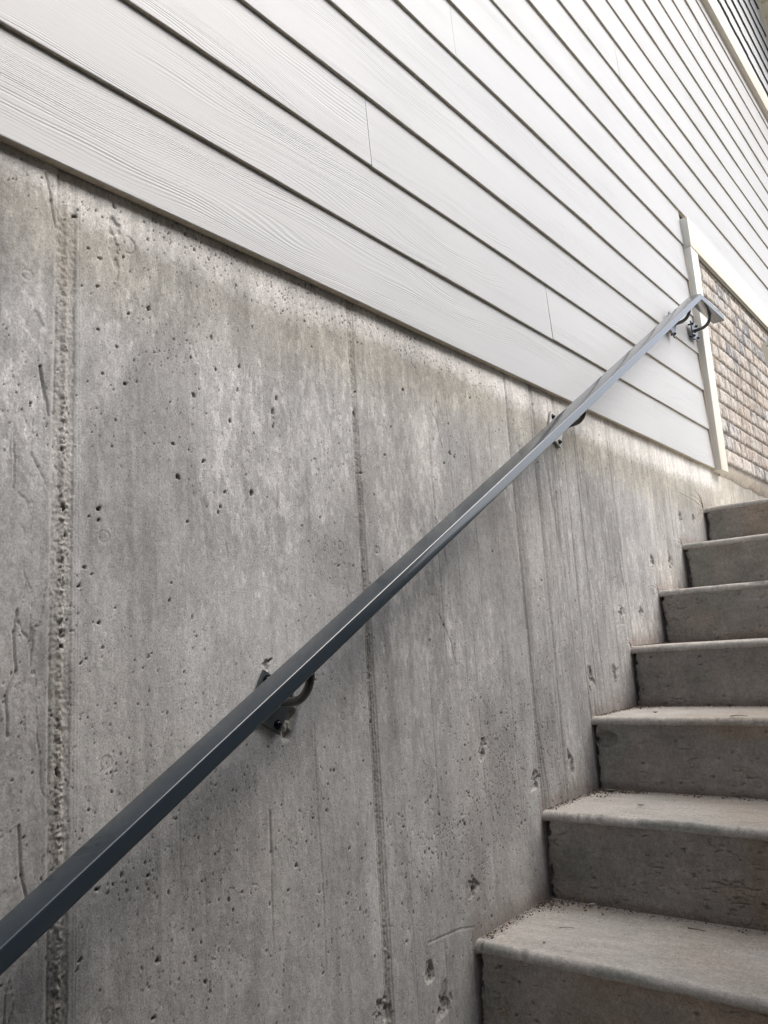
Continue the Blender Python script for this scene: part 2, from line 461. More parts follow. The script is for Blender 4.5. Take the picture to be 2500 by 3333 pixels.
    # faint vertical plank marks elsewhere
    for y0_, za, zb, dp in ((1.52, .0, .5, .0018), (1.60, -.1, .62, .0012), (1.69, .1, .55, .0014), (1.79, -.35, .6, .0012), (.98, -.42, -.24, .0022), (1.095, -.5, -.1, .0012),
                            (1.64, -.3, .05, .0016), (1.455, -.33, .0, .0014), (2.76, .2, .68, .002), (2.9, .1, .66, .003), (3.1, .3, .7, .003), (3.3, .4, .72, .002), (3.62, .5, .74, .003), (3.75, .5, .74, .003), (3.95, .5, .74, .004), (1.44, -.75, -.55, .0018), (1.34, -.7, -.4, .0010), (.80, -.3, -.15, .001)):
        yc_ = y0_ + .006 * (vn(Z * 5, Z * 0 + y0_ * 91, 72) - .5)
        g_ = np.exp(-((Y - yc_) / (.0013 + .0006 * y0_)) ** 2) * sm(Z, za - .02, za + .02) * sm(Z, zb + .02, zb - .02)
        h += dp * .65 * g_; lum *= 1 - .14 * g_
    # soft dark runs below the rail
    for y0_, za, zb, w_, k_ in ((.705, -.5, -.25, .02, .12), (.62, -.6, -.2, .03, .14), (1.18, -.8, -.4, .02, .10), (1.12, -.6, -.3, .014, .10), (2.0, -.4, .2, .05, .06), (1.46, -.6, -.2, .04, .07), (.83, .1, .3, .012, .08), (.87, -.1, .2, .01, .08), (1.3, .1, .3, .02, .05)):
        lum *= 1 - k_ * np.exp(-((Y - y0_) / w_) ** 2) * sm(Z, za - .1, za + .05) * sm(Z, zb + .1, zb - .05) * (.6 + .8 * vn(Y * 60, Z * 5, 73))
    # scattered air holes
    pits = []
    def stamp(py, pz_, ry, rz_, dep, dark=.5, rag=.45, power=1):
        i0, i1 = np.searchsorted(ys, (py - ry * 1.6, py + ry * 1.6)); j0, j1 = np.searchsorted(zs, (pz_ - rz_ * 1.6, pz_ + rz_ * 1.6))
        i1 += 1; j1 += 1
        if i1 - i0 < 1 or j1 - j0 < 1: return
        yy_ = Y[j0:j1, i0:i1]; zz_ = Z[j0:j1, i0:i1]
        r = np.hypot((yy_ - py) / ry, (zz_ - pz_) / rz_)
        th = np.arctan2(zz_ - pz_, yy_ - py)
        r = r * (1 + rag * (vn(th * 1.6 + 5, th * 0 + py * 77, 81) - .5))
        k = sm(r, 1.0, .72)
        h[j0:j1, i0:i1] += dep * k
        lum[j0:j1, i0:i1] *= 1 - dark * k  # shade inside the hole painted into the colour, besides the real depth
    n = 6000
    py = .46 + 2.6 * rng.rand(n) ** 1.25; pzz = -.78 + 1.54 * rng.rand(n)
    dens = fbm(py * 5, pzz * 5, 3, 82)
    for a_, b_, de in zip(py, pzz, dens):
        if rng.rand() > sm(np.array(de), .42, .64): continue
        r_ = .0008 + .00020 * rng.exponential()
        if a_ > 1.9: r_ *= 1.15
        asp = 1 + rng.rand() * .8
        stamp(a_, b_, r_, r_ * asp, .0022 + r_ * .8, .66)
    for a_, b_ in zip(.46 + 2.6 * rng.rand(60), -.78 + 1.54 * rng.rand(60)):
        r_ = .0015 + .0007 * rng.exponential()
        stamp(a_, b_, r_ * (.8 + .5 * rng.rand()), r_ * (.8 + .9 * rng.rand()), .003, .52, .9)
    # dense pinholes: under the siding and at the lower right
    for cy, cz, sy, sz, cnt in ((1.0, .73, .28, .03, 420), (1.5, .72, .25, .03, 160), (1.52, -.36, .14, .10, 520), (1.75, -.22, .10, .10, 330), (1.98, -.15, .05, .20, 300), (.72, -.2, .15, .1, 120), (1.0, -.45, .3, .15, 300)):
        for k in range(cnt):
            r_ = .0009 + .0003 * rng.exponential()
            stamp(cy + sy * rng.randn(), cz + sz * rng.randn(), r_, r_ * (1 + rng.rand()), .0028, .62)
    # the larger holes one can find in the photograph
    big = [(.624, .691, 9, 5), (.646, .647, 7, 4), (.666, .638, 8, 4), (.707, .656, 6, 6), (.662, .591, 5, 5), (.636, .583, 4, 3), (.753, .583, 8, 10), (.716, .563, 6, 6), (.663, .521, 5, 3), (.695, .502, 5, 4), (.882, .572, 5, 7),
           (.836, .523, 5, 5), (.943, .534, 6, 8), (.709, .446, 10, 5), (.67, .453, 5, 4), (.84, .458, 7, 7), (.852, .471, 4, 5), (.918, .429, 6, 8), (1.036, .763, 7, 6), (.95, .766, 4, 5), (.659, .715, 5, 3), (.848, .722, 6, 5), (.691, .735, 8, 5),
           (.796, .366, 6, 5), (.858, .347, 8, 6), (.805, .313, 7, 9), (.665, .246, 9, 6), (.664, .229, 5, 4), (.648, .233, 4, 3), (.641, .159, 7, 4), (.633, .133, 6, 6), (.653, .15, 5, 3), (.665, .082, 5, 5), (.785, .116, 4, 6), (.828, .091, 4, 7), (.67, .047, 4, 4), (.637, .027, 4, 3), (.789, .143, 4, 4), (.747, .031, 4, 3),
           (.938, .488, 5, 6), (1.031, .494, 6, 8), (1.021, .466, 8, 10), (1.021, .438, 5, 5), (.902, .3, 7, 6), (.963, .305, 9, 9), (.999, .303, 5, 5), (.891, .274, 6, 5), (.887, .264, 6, 5), (1.084, .26, 5, 4), (1.127, .394, 5, 3), (1.2, .436, 3, 3), (1.429, .602, 9, 9), (1.619, .478, 6, 7), (1.574, .454, 6, 8), (1.347, .438, 7, 4), (1.181, .191, 6, 4), (.978, .619, 4, 5), (1.459, .736, 6, 4), (1.134, .624, 4, 5), (1.224, .193, 5, 4), (1.376, .506, 4, 5),
           (.70, -.261, 5, 7), (.743, -.272, 7, 5), (.663, -.271, 7, 4), (.678, -.279, 6, 3), (.638, -.351, 7, 6), (.633, -.362, 4, 4), (.742, -.416, 3, 3), (.757, -.387, 8, 10), (.86, -.166, 3, 5), (.867, -.168, 3, 5), (.901, -.181, 4, 4), (.888, -.339, 6, 6), (.749, -.458, 8, 6), (.839, -.439, 6, 6), (.792, -.204, 4, 5),
           (1.034, -.321, 7, 7), (1.115, -.247, 5, 5), (1.17, -.322, 6, 7), (1.331, -.314, 5, 8), (.98, -.289, 6, 3), (1.426, -.274, 6, 10), (1.454, -.313, 6, 6), (1.489, -.235, 5, 8), (1.569, -.288, 6, 5), (1.014, -.356, 5, 3), (.887, -.339, 5, 4), (1.319, -.519, 7, 6), (1.088, -.504, 5, 4), (1.19, -.43, 4, 5),
           (1.255, .51, 6, 17), (1.253, -.108, 6, 8), (.604, -.113, 7, 17), (.609, .241, 6, 9), (.611, .203, 7, 7), (.607, .05, 6, 5), (.591, -.336, 3, 9)]
    for a_, b_, r1, r3 in big:
        stamp(a_, b_, r1 * .00038, r3 * .00038, .008, .72, 1.1)
        stamp(a_ + .001, b_ + .001, r1 * .0006, r3 * .0006, .0010, .06, 1.0)
    # chipped form-tie scars, rows stepping up with the stair
    for a_, b_, s_ in ((2.844, .299, 1.25), (3.024, .31, 1.2), (2.517, .112, 1.1), (2.684, .116, 1.1), (2.241, -.072, 1.1), (2.418, -.076, 1.1), (2.066, -.286, 1.3), (1.871, -.30, 1.0), (1.563, -.479, 1), (1.384, -.594, 1.0), (1.423, -.663, 1.25), (1.235, -.612, 1.1), (1.636, -.206, .8), (3.2, .49, 1.0), (3.36, .5, .9)):
        stamp(a_, b_, .016 * s_, .021 * s_, .004, .16, 1.4)
        for k in range(9):
            stamp(a_ + .008 * s_ * rng.randn(), b_ + .011 * s_ * rng.randn(), .004 * s_, .006 * s_, .003, .14, 1.2)
        m_ = np.exp(-((Y - a_) / (.02 * s_)) ** 2 - ((Z - b_ + .012) / (.022 * s_)) ** 2)
        lum *= 1 + .18 * m_ * vn(Y * 90, Z * 60, 83); warm = warm + .5 * m_
    # spalled concrete behind the lower bracket
    sp_ = sm(Y, 1.012, 1.022) * sm(Z, -.122, -.112) * sm((Y - 1.02) + (Z + .05) * -.55, .052, .044) * sm(Z, -.045, -.055)
    h += sp_ * (.010 + .018 * (fbm(Y * 120, Z * 90, 3, 84) - .5)); lum *= 1 - .28 * sp_; warm = warm + sp_ * .9
    stamp(.984, .012, .009, .008, .006, .2, 1.4)
    stamp(1.035, -.072, .007, .02, .006, .35, 1.2)
    # drip scar at upper left and hook mark
    for a_, b_, r1, r3, dp_ in ((.692, .70, .011, .016, .003), (.690, .665, .009, .03, .0025), (.695, .632, .006, .022, .002), (.561, .50, .012, .03, .0015), (.70, .565, .004, .02, .001)):
        stamp(a_, b_, r1, r3, dp_, .12, .8)
    arc = np.exp(-((np.hypot((Y - .715), (Z - .680)) - .014) / .0012) ** 2) * (Y > .712); h += .0016 * arc; lum *= 1 - .2 * arc
    # plug rings
    for a_, b_, r_ in ((.673, .206, .0085), (.676, -.11, .009), (.677, -.43, .009), (1.186, .515, .009), (1.19, .23, .008), (1.30, .23, .008), (1.25, .74, .01), (1.17, -.09, .006), (.55, .57, .008), (1.87, .25, .01), (1.09, -.37, .007)):
        rr = np.hypot(Y - a_, (Z - b_)); h += .0012 * np.exp(-((rr - r_) / .0009) ** 2); k = sm(rr, r_, r_ - .001); lum *= 1 - .10 * k; h += k * .0006 * (fbm(Y * 300, Z * 300, 2, 85) - .2)
        lum *= 1 + .05 * np.exp(-((rr - r_ * 1.5) / .003) ** 2)
    # hairline crack and scratch lines
    def line_(pts, w_, dp, dk):
        nonlocal h, lum
        for (a0, b0), (a1, b1_) in zip(pts[:-1], pts[1:]):
            dd = np.array((a1 - a0, b1_ - b0)); L2 = dd @ dd
            lo, hi = sorted((a0, a1)); lz, hz = sorted((b0, b1_))
            i0, i1 = np.searchsorted(ys, (lo - .01, hi + .01)); j0, j1 = np.searchsorted(zs, (lz - .01, hz + .01))
            yy_ = Y[j0:j1, i0:i1]; zz_ = Z[j0:j1, i0:i1]
            t = np.clip(((yy_ - a0) * dd[0] + (zz_ - b0) * dd[1]) / L2, 0, 1)
            wob = .0018 * (vn(yy_ * 80, zz_ * 80, 86) - .5)
            r = np.hypot(yy_ - a0 - t * dd[0] + wob, zz_ - b0 - t * dd[1])
            g = np.exp(-(r / w_) ** 2)
            h[j0:j1, i0:i1] += dp * g; lum[j0:j1, i0:i1] *= 1 - dk * g
    line_([(1.045, .642), (1.045, .602), (1.056, .514), (1.068, .472), (1.06, .382), (1.055, .352), (1.077, .326)], .0008, .0006, .22)
    line_([(1.507, .10), (1.545, .04), (1.559, -.01)], .0016, .002, .25)
    line_([(1.70, .005), (1.797, -.097)], .0012, .0008, .12)
    line_([(1.385, -.54), (1.50, -.545), (1.549, -.555)], .002, .0015, .15)
    line_([(.545, .098), (.540, .07), (.545, .02), (.532, -.01), (.535, -.06)], .0016, .003, .3)
    line_([(.536, .32), (.537, .26)], .001, .0015, .25)
    line_([(.582, .27), (.560, .31), (.562, .36)], .0012, .001, .15)
    line_([(.578, .39), (.571, .44), (.585, .37)], .0015, .0025, .25)
    line_([(.575, .74), (.585, .70), (.592, .66)], .0016, .003, .3)
    line_([(.98, -.225), (.982, -.31)], .0018, .0022, .22)
    line_([(.90, .22), (.905, .19)], .0012, .001, .2)
    line_([(1.53, .58), (1.555, .55), (1.57, .49)], .0014, .0018, .25)
    line_([(1.52, .32), (1.545, .28), (1.55, .22)], .0016, .002, .25)
    line_([(.552, -.17), (.556, -.23), (.567, -.27)], .0016, .003, .35)
    # ---- paint overspray under the siding, tan stain below it
    edge = np.interp(Y, [-4, .53, .63, .74, .89, 1.04, 1.27, 1.68, 2.38, 3.05, 3.58, 5], [.72, .725, .705, .70, .695, .682, .706, .706, .675, .668, .672, .70])
    edge = edge + .010 * (fbm(Y * 6, Y * 0, 3, 90) - .5)
    wht = sm(Z, edge - .048, edge + .022)
    wht = wht * sm(fbm(Y * 130, Z * 110, 3, 91) + .45 * wht, .42, .80)
    wht *= sm(Y, 3.85, 3.65)
    tan = sm(Z, edge - .20, edge - .03) * (1 - wht) * (.5 + .9 * fbm(Y * 2.2, Z * 6, 3, 92)) * (.75 + .25 * sm(Y, .9, 1.6))
    tan = tan + .9 * sm(Y, 3.0, 3.9) * sm(Z, .3, .6) * (1 - wht)
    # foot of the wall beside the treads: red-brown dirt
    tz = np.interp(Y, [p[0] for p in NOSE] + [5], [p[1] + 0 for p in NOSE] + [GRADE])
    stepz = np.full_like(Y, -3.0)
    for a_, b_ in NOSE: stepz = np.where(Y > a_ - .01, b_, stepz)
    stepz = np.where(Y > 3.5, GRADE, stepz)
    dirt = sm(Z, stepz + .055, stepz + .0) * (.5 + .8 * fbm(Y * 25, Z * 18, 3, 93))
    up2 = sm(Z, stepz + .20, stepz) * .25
    base = np.array((.385, .385, .381))
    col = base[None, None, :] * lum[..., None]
    def towards(c, w): 
        nonlocal col
        w = np.clip(w, 0, 1)[..., None]; col = col * (1 - w) + np.array(c) * w * (lum[..., None] ** .8)
    wm = np.clip(warm, 0, 1)[..., None]
    col = col * (1 - wm * np.array((0, .035, .10)))
    col = col * (1 - np.array((0, .02, .05)) * (b1 * ridge)[..., None])
    towards((.345, .325, .27), np.clip(tan, 0, 1) * .7)
    towards((.70, .685, .655), wht * .80)
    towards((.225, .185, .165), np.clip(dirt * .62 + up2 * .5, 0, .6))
    h -= wht * .0004
    X = -h
    V = np.stack([X, Y, Z], -1).reshape(-1, 3)
    nr, nc = Y.shape
    F = grid_faces(nr, nc)
    # close the block: back, top and ends
    o = empty('concrete_wall', (0, 2.0, -2.4))
    tag(o, 'pitted grey cast concrete foundation wall with vertical rough joints, under the white siding', 'wall')
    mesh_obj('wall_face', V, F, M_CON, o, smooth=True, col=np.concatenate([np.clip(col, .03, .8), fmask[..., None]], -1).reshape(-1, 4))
    b = MB(); b.box((-.25, -4, -2.4), (-.012, 9.5, .789)); b.obj('wall_core', M_CON2, o)
build_foundation()

# ------------------------------------------------------------------ house: siding, trim, brick, eave
house = empty('house', (0, 2.5, Z0))
tag(house, 'white lap sided house wall with a whitewashed brick panel and grey shingled gable', 'house')

class Boards:
    def __init__(s): s.v = []; s.f = []; s.g = []; s.mi = []
    def board(s, y0, y1, zb, zt, xb, xt, under, kid, zend=None, ny=None, wav=.0015, seed=0):
        n = ny or max(2, int((y1 - y0) / .06))
        yy = np.linspace(y0, y1, n)
        dz = wav * (fbm(yy * 1.7, yy * 0 + kid * 3.1, 3, 200 + seed) - .5) * 4
        dx = wav * (fbm(yy * 2.3, yy * 0 + kid * 7.7, 3, 230 + seed) - .5) * 3
        if y1 > YT0 + .5: dz *= .9
        prof = [(under, .0015, 0, -.0), (xb - .0008, 0, 1, 0), (xb, .0012, 1, .0012), ((xb * .5 + xt * .5), (zt - zb) / 2, .7, (zt - zb) / 2), (xt, zt - zb, 0, zt - zb)]
        base = len(s.v)
        for i in range(n):
            for (px, pz, wx, lz) in prof:
                s.v.append((px + dx[i] * wx, yy[i], zb + pz + dz[i] * (1 if pz < .05 else .3)))
                s.g.append((yy[i] + kid * 17.13, lz, kid * .37))
        m = len(prof)
        for i in range(n - 1):
            for k in range(m - 1):
                a = base + i * m + k
                s.f.append((a, a + m, a + m + 1, a + 1)); s.mi.append(1 if k == 0 else 0)
        # butt ends
        for i in (0, n - 1):
            a = base + i * m
            s.f.append((a, a + 1, a + 2, a + 3, a + 4) if i == 0 else (a + 4, a + 3, a + 2, a + 1, a)); s.mi.append(1)
    def obj(s, name, mat, parent, edge=None):
        o = mesh_obj(name, s.v, s.f, mat, parent)
        if edge:
            o.data.materials.append(edge)
            o.data.polygons.foreach_set('material_index', np.array(s.mi, np.int32))
        at = o.data.attributes.new('grain_co', 'FLOAT_VECTOR', 'POINT')
        at.data.foreach_set('vector', np.array(s.g, np.float32).ravel())
        return o

lb = Boards()
joints = {0: [3.035], 1: [2.192], 2: [1.345], 3: [.2, 3.25], 4: [2.605], 5: [1.764], 6: [.9], 7: [3.884], 8: [2.1, 5.3], 9: [3.1, 6.5], 10: [4.1], 11: [2.6, 6.1], 12: [3.7], 13: [5.0], 14: [3.3, 7.0], 15: [4.6], 16: [2.9, 6.4], 17: [5.6]}
kid = 0
for k in range(18):
    zb = Z0 + k * EXP
    zt = zb + EXP + .012
    if k == 17: zt = 3.86
    yend = YT0 + .002 if zb + .05 < ZH0 else 9.5
    if k == 6: yend = YT0 + .0015
    cuts = [-4.0] + [j for j in joints[k] if j < yend - .1] + [yend]
    for a_, b_ in zip(cuts[:-1], cuts[1:]):
        kid += 1
        lb.board(a_ + .0006, b_ - .0006, zb, zt, XL, XL - .0085 * (zt - zb) / (EXP + .012), .002, kid)
M_EDGE = simple('raw_board_edge', (.52, .46, .36), .85, noise=.2, nscale=80)
lap = lb.obj('lap_siding', M_LAP, house, M_EDGE)
lap['label'] = 'white wood-grained lap siding boards'
b = MB(); b.box((-.02, -4, Z0 + .004), (.0015, 9.5, 6.6)); b.obj('sheathing', M_FELT, house)
b = MB(); b.box((-3.0, -4, Z0 + .0), (-.02, 9.5, 3.9)); b.obj('house_core', M_CON2, house)

def trim(name, y0, y1, z0, z1, x0, x1, label=None):
    b = MB(); b.box((x0, y0, z0), (x1, y1, z1), .002)
    o = b.obj(name, M_TRIM, house); auto_smooth(o)
    if label: o['label'] = label
    return o
trim('trim_board', YT0, YT1, .7465, ZH0 - .0005, .002, .045, 'cream-white vertical trim board beside the brick')
trim('trim_board', YT0 - .002, 9.5, ZH0, ZH1 - .003, .002, .048, 'cream-white header trim board over the brick')
trim('trim_board', -4.0, 9.5, 3.848, 4.008, .002, .050, 'wide white band board under the grey shingles')
# caulk bead along the vertical trim
b = MB(); pts = [(.0165, YT0 - .0015 + .0012 * math.sin(i * 1.7), .757 + i * .05) for i in range(21)]
b.tube(pts, .0042, 8); b.obj('caulk_bead', M_CAULK, house, smooth=True)
b = MB(); b.box((.004, YT1 + .001, .80), (.020, YT1 + .006, ZH0 - .002)); b.obj('caulk_bead', M_CAULK, house)
b = MB(); b.box((.004, YT1, ZH0 - .012), (.040, 9.5, ZH0 - .0015)); b.obj('metal_flashing', simple('olive_flashing', (.13, .125, .09), .5), house)

# brick panel
def build_brick():
    ys = np.concatenate([np.arange(YT1 - .004, 5.6, .0042), np.arange(5.6, 9.5, .012)])
    zs = np.arange(.782, ZH0 - .004, .0034)
    Y, Z = np.meshgrid(ys, zs)
    CH, CL = .0752, .218
    zw = Z + .003 * (vn(Y * 9, Z * 3, 300) - .5)
    row = np.floor((zw - .802) / CH); fz = (zw - .802) - row * CH
    ri = row.astype(int)
    off = hsh(ri, ri * 0 + 3, 5) * .06 + (ri % 2) * .102
    yw = Y + off + .004 * (vn(Z * 30, Y * 6, 301) - .5)
    # irregular brick lengths
    cidx = np.floor(yw / CL); fy = yw - cidx * CL
    jit = (hsh(cidx.astype(int), ri, 8) - .5) * .07
    jit2 = (hsh(cidx.astype(int) + 1, ri, 8) - .5) * .07
    dl = fy - jit; 
    bid = np.where(dl < 0, cidx - 1, cidx)
    dnext = CL + jit2 - fy
    d_side = np.minimum(np.abs(dl), np.abs(dnext))
    half = hsh(bid.astype(int), ri, 12) > .72                      # some bricks are two headers
    mid = np.abs(fy - (CL + jit + jit2) / 2 - .0)
    d_side = np.where(half, np.minimum(d_side, mid), d_side)
    bid2 = bid * 2 + np.where(half & (fy > (CL + jit + jit2) / 2), 1, 0)
    wob = .0035 * (fbm(Y * 60, Z * 60, 2, 302) - .5) * 2
    dz_ = np.minimum(fz, CH - fz)
    e = np.minimum(d_side, dz_) + wob
    inb = sm(e, .0038, .0062)
    bi = bid2.astype(int)
    r1 = hsh(bi, ri, 20); r2_ = hsh(bi, ri, 21); r3 = hsh(bi, ri, 22)
    surf = .003 * (r1 - .5) + .005 * (fbm(Y * 45, Z * 30, 3, 303) - .5) - .003 * sm(e, .016, .006)
    x = .019 + inb * (.011 + surf) + .0015 * (fbm(Y * 120, Z * 120, 2, 304) - .5)
    bottom = Z < .802 + .004 * np.sin(Y * 7) + .006 * (vn(Y * 12, Y * 0, 305) - .5)
    x = np.where(bottom, .018 + .006 * (fbm(Y * 40, Z * 60, 3, 306) - .5), x)
    tanb = np.array((.28, .235, .20)); cream = np.array((.48, .455, .42)); grey = np.array((.20, .195, .20)); mort = np.array((.27, .25, .225))
    c = tanb * (1 - r2_[..., None]) + np.array((.40, .34, .29)) * r2_[..., None]
    gm = ((r3 > .86) | ((r3 > .45) & (vn(Y * 2.2, Z * 3, 307) > .58)))[..., None]; c = np.where(gm, grey, c)
    ang = fbm(Y * 42 + Z * 22, Z * 20 - Y * 10, 4, 308, .6)
    ww = sm(ang + .20 * (r1 - .5), .44, .54)[..., None]
    c = c * (1 - ww * .85) + cream * ww * .85
    inn = inb[..., None] * (~bottom)[..., None]
    c = c * inn + mort * (1 - inn)
    V = np.stack([x, Y, Z], -1).reshape(-1, 3)
    o = mesh_obj('brick_panel', V, grid_faces(*Y.shape), M_BRICK, house, smooth=True, col=c.reshape(-1, 3))
    o['label'] = 'panel of whitewashed tan and grey tumbled brick'
build_brick()
def mortar_wash():
    ys = np.arange(YT1 + .001, 9.5, .008); K = np.arange(7)
    Y, T = np.meshgrid(ys, K / 6.0)
    low = .738 + .014 * (fbm(Y * 9, Y * 0, 3, 311) - .5) * 2
    Z = .788 * (1 - T) + low * T
    X = .0215 * (1 - T) ** .7 + .0008 + .004 * (fbm(Y * 40, T * 4, 3, 312) - .5) * (1 - T) * T * 4
    V = np.stack([X, Y, Z], -1).reshape(-1, 3)
    mesh_obj('mortar_bed', V, grid_faces(*Y.shape), concrete('mortar', base=(.40, .365, .31), use_attr=False), house, smooth=True)
mortar_wash()

# shingled gable above the band board
sb = Boards()
zrow = [4.010, 4.162, 4.314, 4.468, 4.617, 4.762, 4.909, 5.065, 5.217, 5.369, 5.521, 5.673, 5.825, 5.977, 6.129, 6.281]
def rake_z(y): return 5.152 - 1.12 * (y - 6.697)
for r, zb in enumerate(zrow):
    y = 2.5 + random.random() * .3
    while y < 9.4:
        w = random.choice((.12, .16, .2, .26, .33))
        if rake_z(y + w) > zb - .2 and zb < 6.3:
            j = random.choice((0, 0, 0, .008, -.008)) if r else 0
            kid += 1
            sb.board(y + .0015, min(y + w, 9.4) - .0015, zb + j - .003, zb + .185, .028, .013, .003, kid, ny=2, wav=0)
        y += w
sh = sb.obj('shingle_siding', M_SHAKE, house, simple('shingle_butt', (.07, .07, .075), .9)); sh['label'] = 'staggered light grey shingle siding in the gable'
# sloping soffit (rake eave) over the shingles with ribbed panels running outwards
def build_eave():
    ya, yb = 4.6, 8.3
    n = 22
    b = MB(); seam = MB()
    L = math.hypot(1, 1.12); ty, tz = 1 / L, -1.12 / L          # along the rake
    ny_, nz_ = 1.12 / L, 1 / L                                  # up normal
    y0, z0 = ya, rake_z(ya)
    tot = (yb - ya) * L
    w = .118
    k = 0
    t = 0
    while t < tot:
        def pt(x, tt, h_): return (x, y0 + ty * tt + ny_ * h_, z0 + tz * tt + nz_ * h_)
        for (a, c, h0, h1) in ((t, t + w - .012, 0, .02), (t + w - .012, t + w, .010, .02)):
            vs = [pt(x, tt, hh) for x in (.0, .62) for tt in (a, c) for hh in (h0, h1)]
            b.add(vs, [(0, 1, 3, 2), (4, 6, 7, 5), (0, 4, 5, 1), (2, 3, 7, 6), (0, 2, 6, 4), (1, 5, 7, 3)])
        t += w
    b.obj('soffit', M_SOFFIT, house)
    def slab(name, x0, x1, h0, h1, mat):
        q = MB()
        vs = [(x, y0 + ty * tt + ny_ * hh, z0 + tz * tt + nz_ * hh) for x in (x0, x1) for tt in (0, tot) for hh in (h0, h1)]
        q.add(vs, [(0, 1, 3, 2), (4, 6, 7, 5), (0, 4, 5, 1), (2, 3, 7, 6), (0, 2, 6, 4), (1, 5, 7, 3)])
        return q.obj(name, mat, house)
    slab('frieze_board', .004, .042, -.055, -.001, M_TRIM)
    slab('fascia', .62, .645, -.03, .16, M_TRIM)
    slab('roof', -.6, .68, .165, .20, M_ROOF)
build_eave()

# ------------------------------------------------------------------ staircase
stairs = empty('concrete_staircase', (.7, 1.5, -1.6))
tag(stairs, 'rough cast concrete steps climbing beside the foundation wall', 'staircase')
lower = [(NOSE[0][0] - .333 * k, NOSE[0][1] - .192 * k) for k in range(4, 0, -1)]
ALLN = lower + NOSE
FLOORZ = lower[0][1] - .192
def build_step(i):
    yn, zn = ALLN[i]
    zb = (ALLN[i - 1][1] if i else FLOORZ) - .03
    yb = (ALLN[i + 1][0] + .03) if i + 1 < len(ALLN) else 4.35
    vis = i - len(lower)
    fine = vis >= 0
    near = {0: .0026, 1: .003, 2: .0036, 3: .004, 4: .0045, 5: .005, 6: .006}.get(vis, .03)
    xs = np.concatenate([np.arange(0, .05, near * .6), np.arange(.05, WIDTH + near, near * 1.25)]) if fine else np.linspace(0, WIDTH, 12)
    tilt = .016 if vis in (0, 1, 2) else .010
    # riser
    zz = np.linspace(zb, zn - .0195, max(4, int((zn - zb) / (near * .8))))
    Xr, Zr = np.meshgrid(xs, zz)
    t = (Zr - zb) / (zn - zb)
    yr = yn - .011 + .011 * t + .002 * (fbm(Xr * 5, Zr * 9, 3, 400 + i) - .5)
    lum = 1 + .55 * (fbm(Xr * 5, Zr * 8, 5, 410 + i) - .5) + .22 * (fbm(Xr * 16, Zr * 26, 4, 420 + i) - .5)
    lum = lum * (1 + .18 * (fbm(Xr * 22, Zr * 3, 3, 425 + i) - .5))
    if fine:
        yr = yr + .0022 * (fbm(Xr * 70, Zr * 110, 3, 430 + i) - .5)
        # ragged gap against the wall
        edge = -.003 + .034 * fbm(Zr * 34 + Xr * 30, Xr * 60 + i, 5, 440 + i, .75) ** 1.6 + .006 * sm(t, .75, 1)
        gap = sm(Xr, edge + .004, edge - .001)
        yr = yr + gap * .022
        lum = lum * (1 - .40 * gap)
        chip = sm(Xr, .05 * fbm(Zr * 22, Xr * 8, 3, 450 + i) + .004, 0) ; yr = yr + .006 * chip * vn(Xr * 90, Zr * 140, 455)
        # honeycombed pocket on the third riser
        if vis == 2:
            m = np.exp(-((Xr - .04) / .035) ** 2 - ((Zr - zn + .062) / .026) ** 2)
            yr = yr + .016 * sm(m, .35, .6) * fbm(Xr * 90, Zr * 90, 2, 460); lum = lum * (1 - .2 * sm(m, .35, .6))
        if vis == 4:
            m = np.exp(-((Xr - .33) / .10) ** 2 - ((Zr - zn + .03) / .03) ** 2)
            yr = yr + .010 * sm(m, .3, .6) * fbm(Xr * 60, Zr * 60, 3, 461); lum = lum * (1 + .2 * sm(m, .3, .6))
        rng = np.random.RandomState(30 + i)
        for k in range(190 if vis < 5 else 80):
            px, pz = .02 + (WIDTH - .3) * rng.rand(), zb + .02 + (zn - zb - .05) * rng.rand()
            r_ = .0011 + .0007 * rng.exponential() * (2 if k % 12 == 0 else 1)
            asp = .8 + .9 * rng.rand()
            i0, i1 = np.searchsorted(xs, (px - 2 * r_ * 1.5, px + 2 * r_ * 1.5)); j0, j1 = np.searchsorted(zz, (pz - 2 * r_, pz + 2 * r_))
            i1 += 1; j1 += 1
            r = np.hypot((Xr[j0:j1, i0:i1] - px) / r_ / asp, (Zr[j0:j1, i0:i1] - pz) / r_); r = r * (.75 + .5 * vn(Xr[j0:j1, i0:i1] * 350, Zr[j0:j1, i0:i1] * 350, 456)); k_ = sm(r, 1.15, .6)
            yr[j0:j1, i0:i1] += .004 * k_; lum[j0:j1, i0:i1] *= 1 - .42 * k_  # riser holes: inner shade painted into the colour too
        # tear lines (drag marks in the cast face)
        tear = sm(np.abs(fbm(Xr * 9, Zr * 55, 3, 470 + i) - .5), .012, 0) * sm(fbm(Xr * 7, Zr * 12, 2, 480 + i), .50, .62)
        yr = yr + .004 * tear; lum = lum * (1 - .3 * tear)
    foot = sm(Zr, (ALLN[i - 1][1] if i else FLOORZ) + .03, (ALLN[i - 1][1] if i else FLOORZ))
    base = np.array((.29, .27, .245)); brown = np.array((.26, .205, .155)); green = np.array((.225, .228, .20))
    wb = np.clip(.15 + .8 * sm(fbm(Xr * 3.2, Zr * 6, 3, 490 + i), .42, .62) * sm(Xr, .05, .3), 0, 1)[..., None]
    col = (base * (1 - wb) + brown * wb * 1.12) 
    gw = (.8 * np.exp(-((Xr - .12) / .14) ** 2) * sm(fbm(Xr * 6, Zr * 6, 2, 495 + i), .35, .6))[..., None]
    col = (col * (1 - gw) + green * gw) * lum[..., None]
    fw_ = (foot * .6)[..., None]; col = col * (1 - fw_) + np.array((.17, .12, .09)) * fw_
    V = np.stack([Xr, yr, Zr - tilt * Xr], -1).reshape(-1, 3)
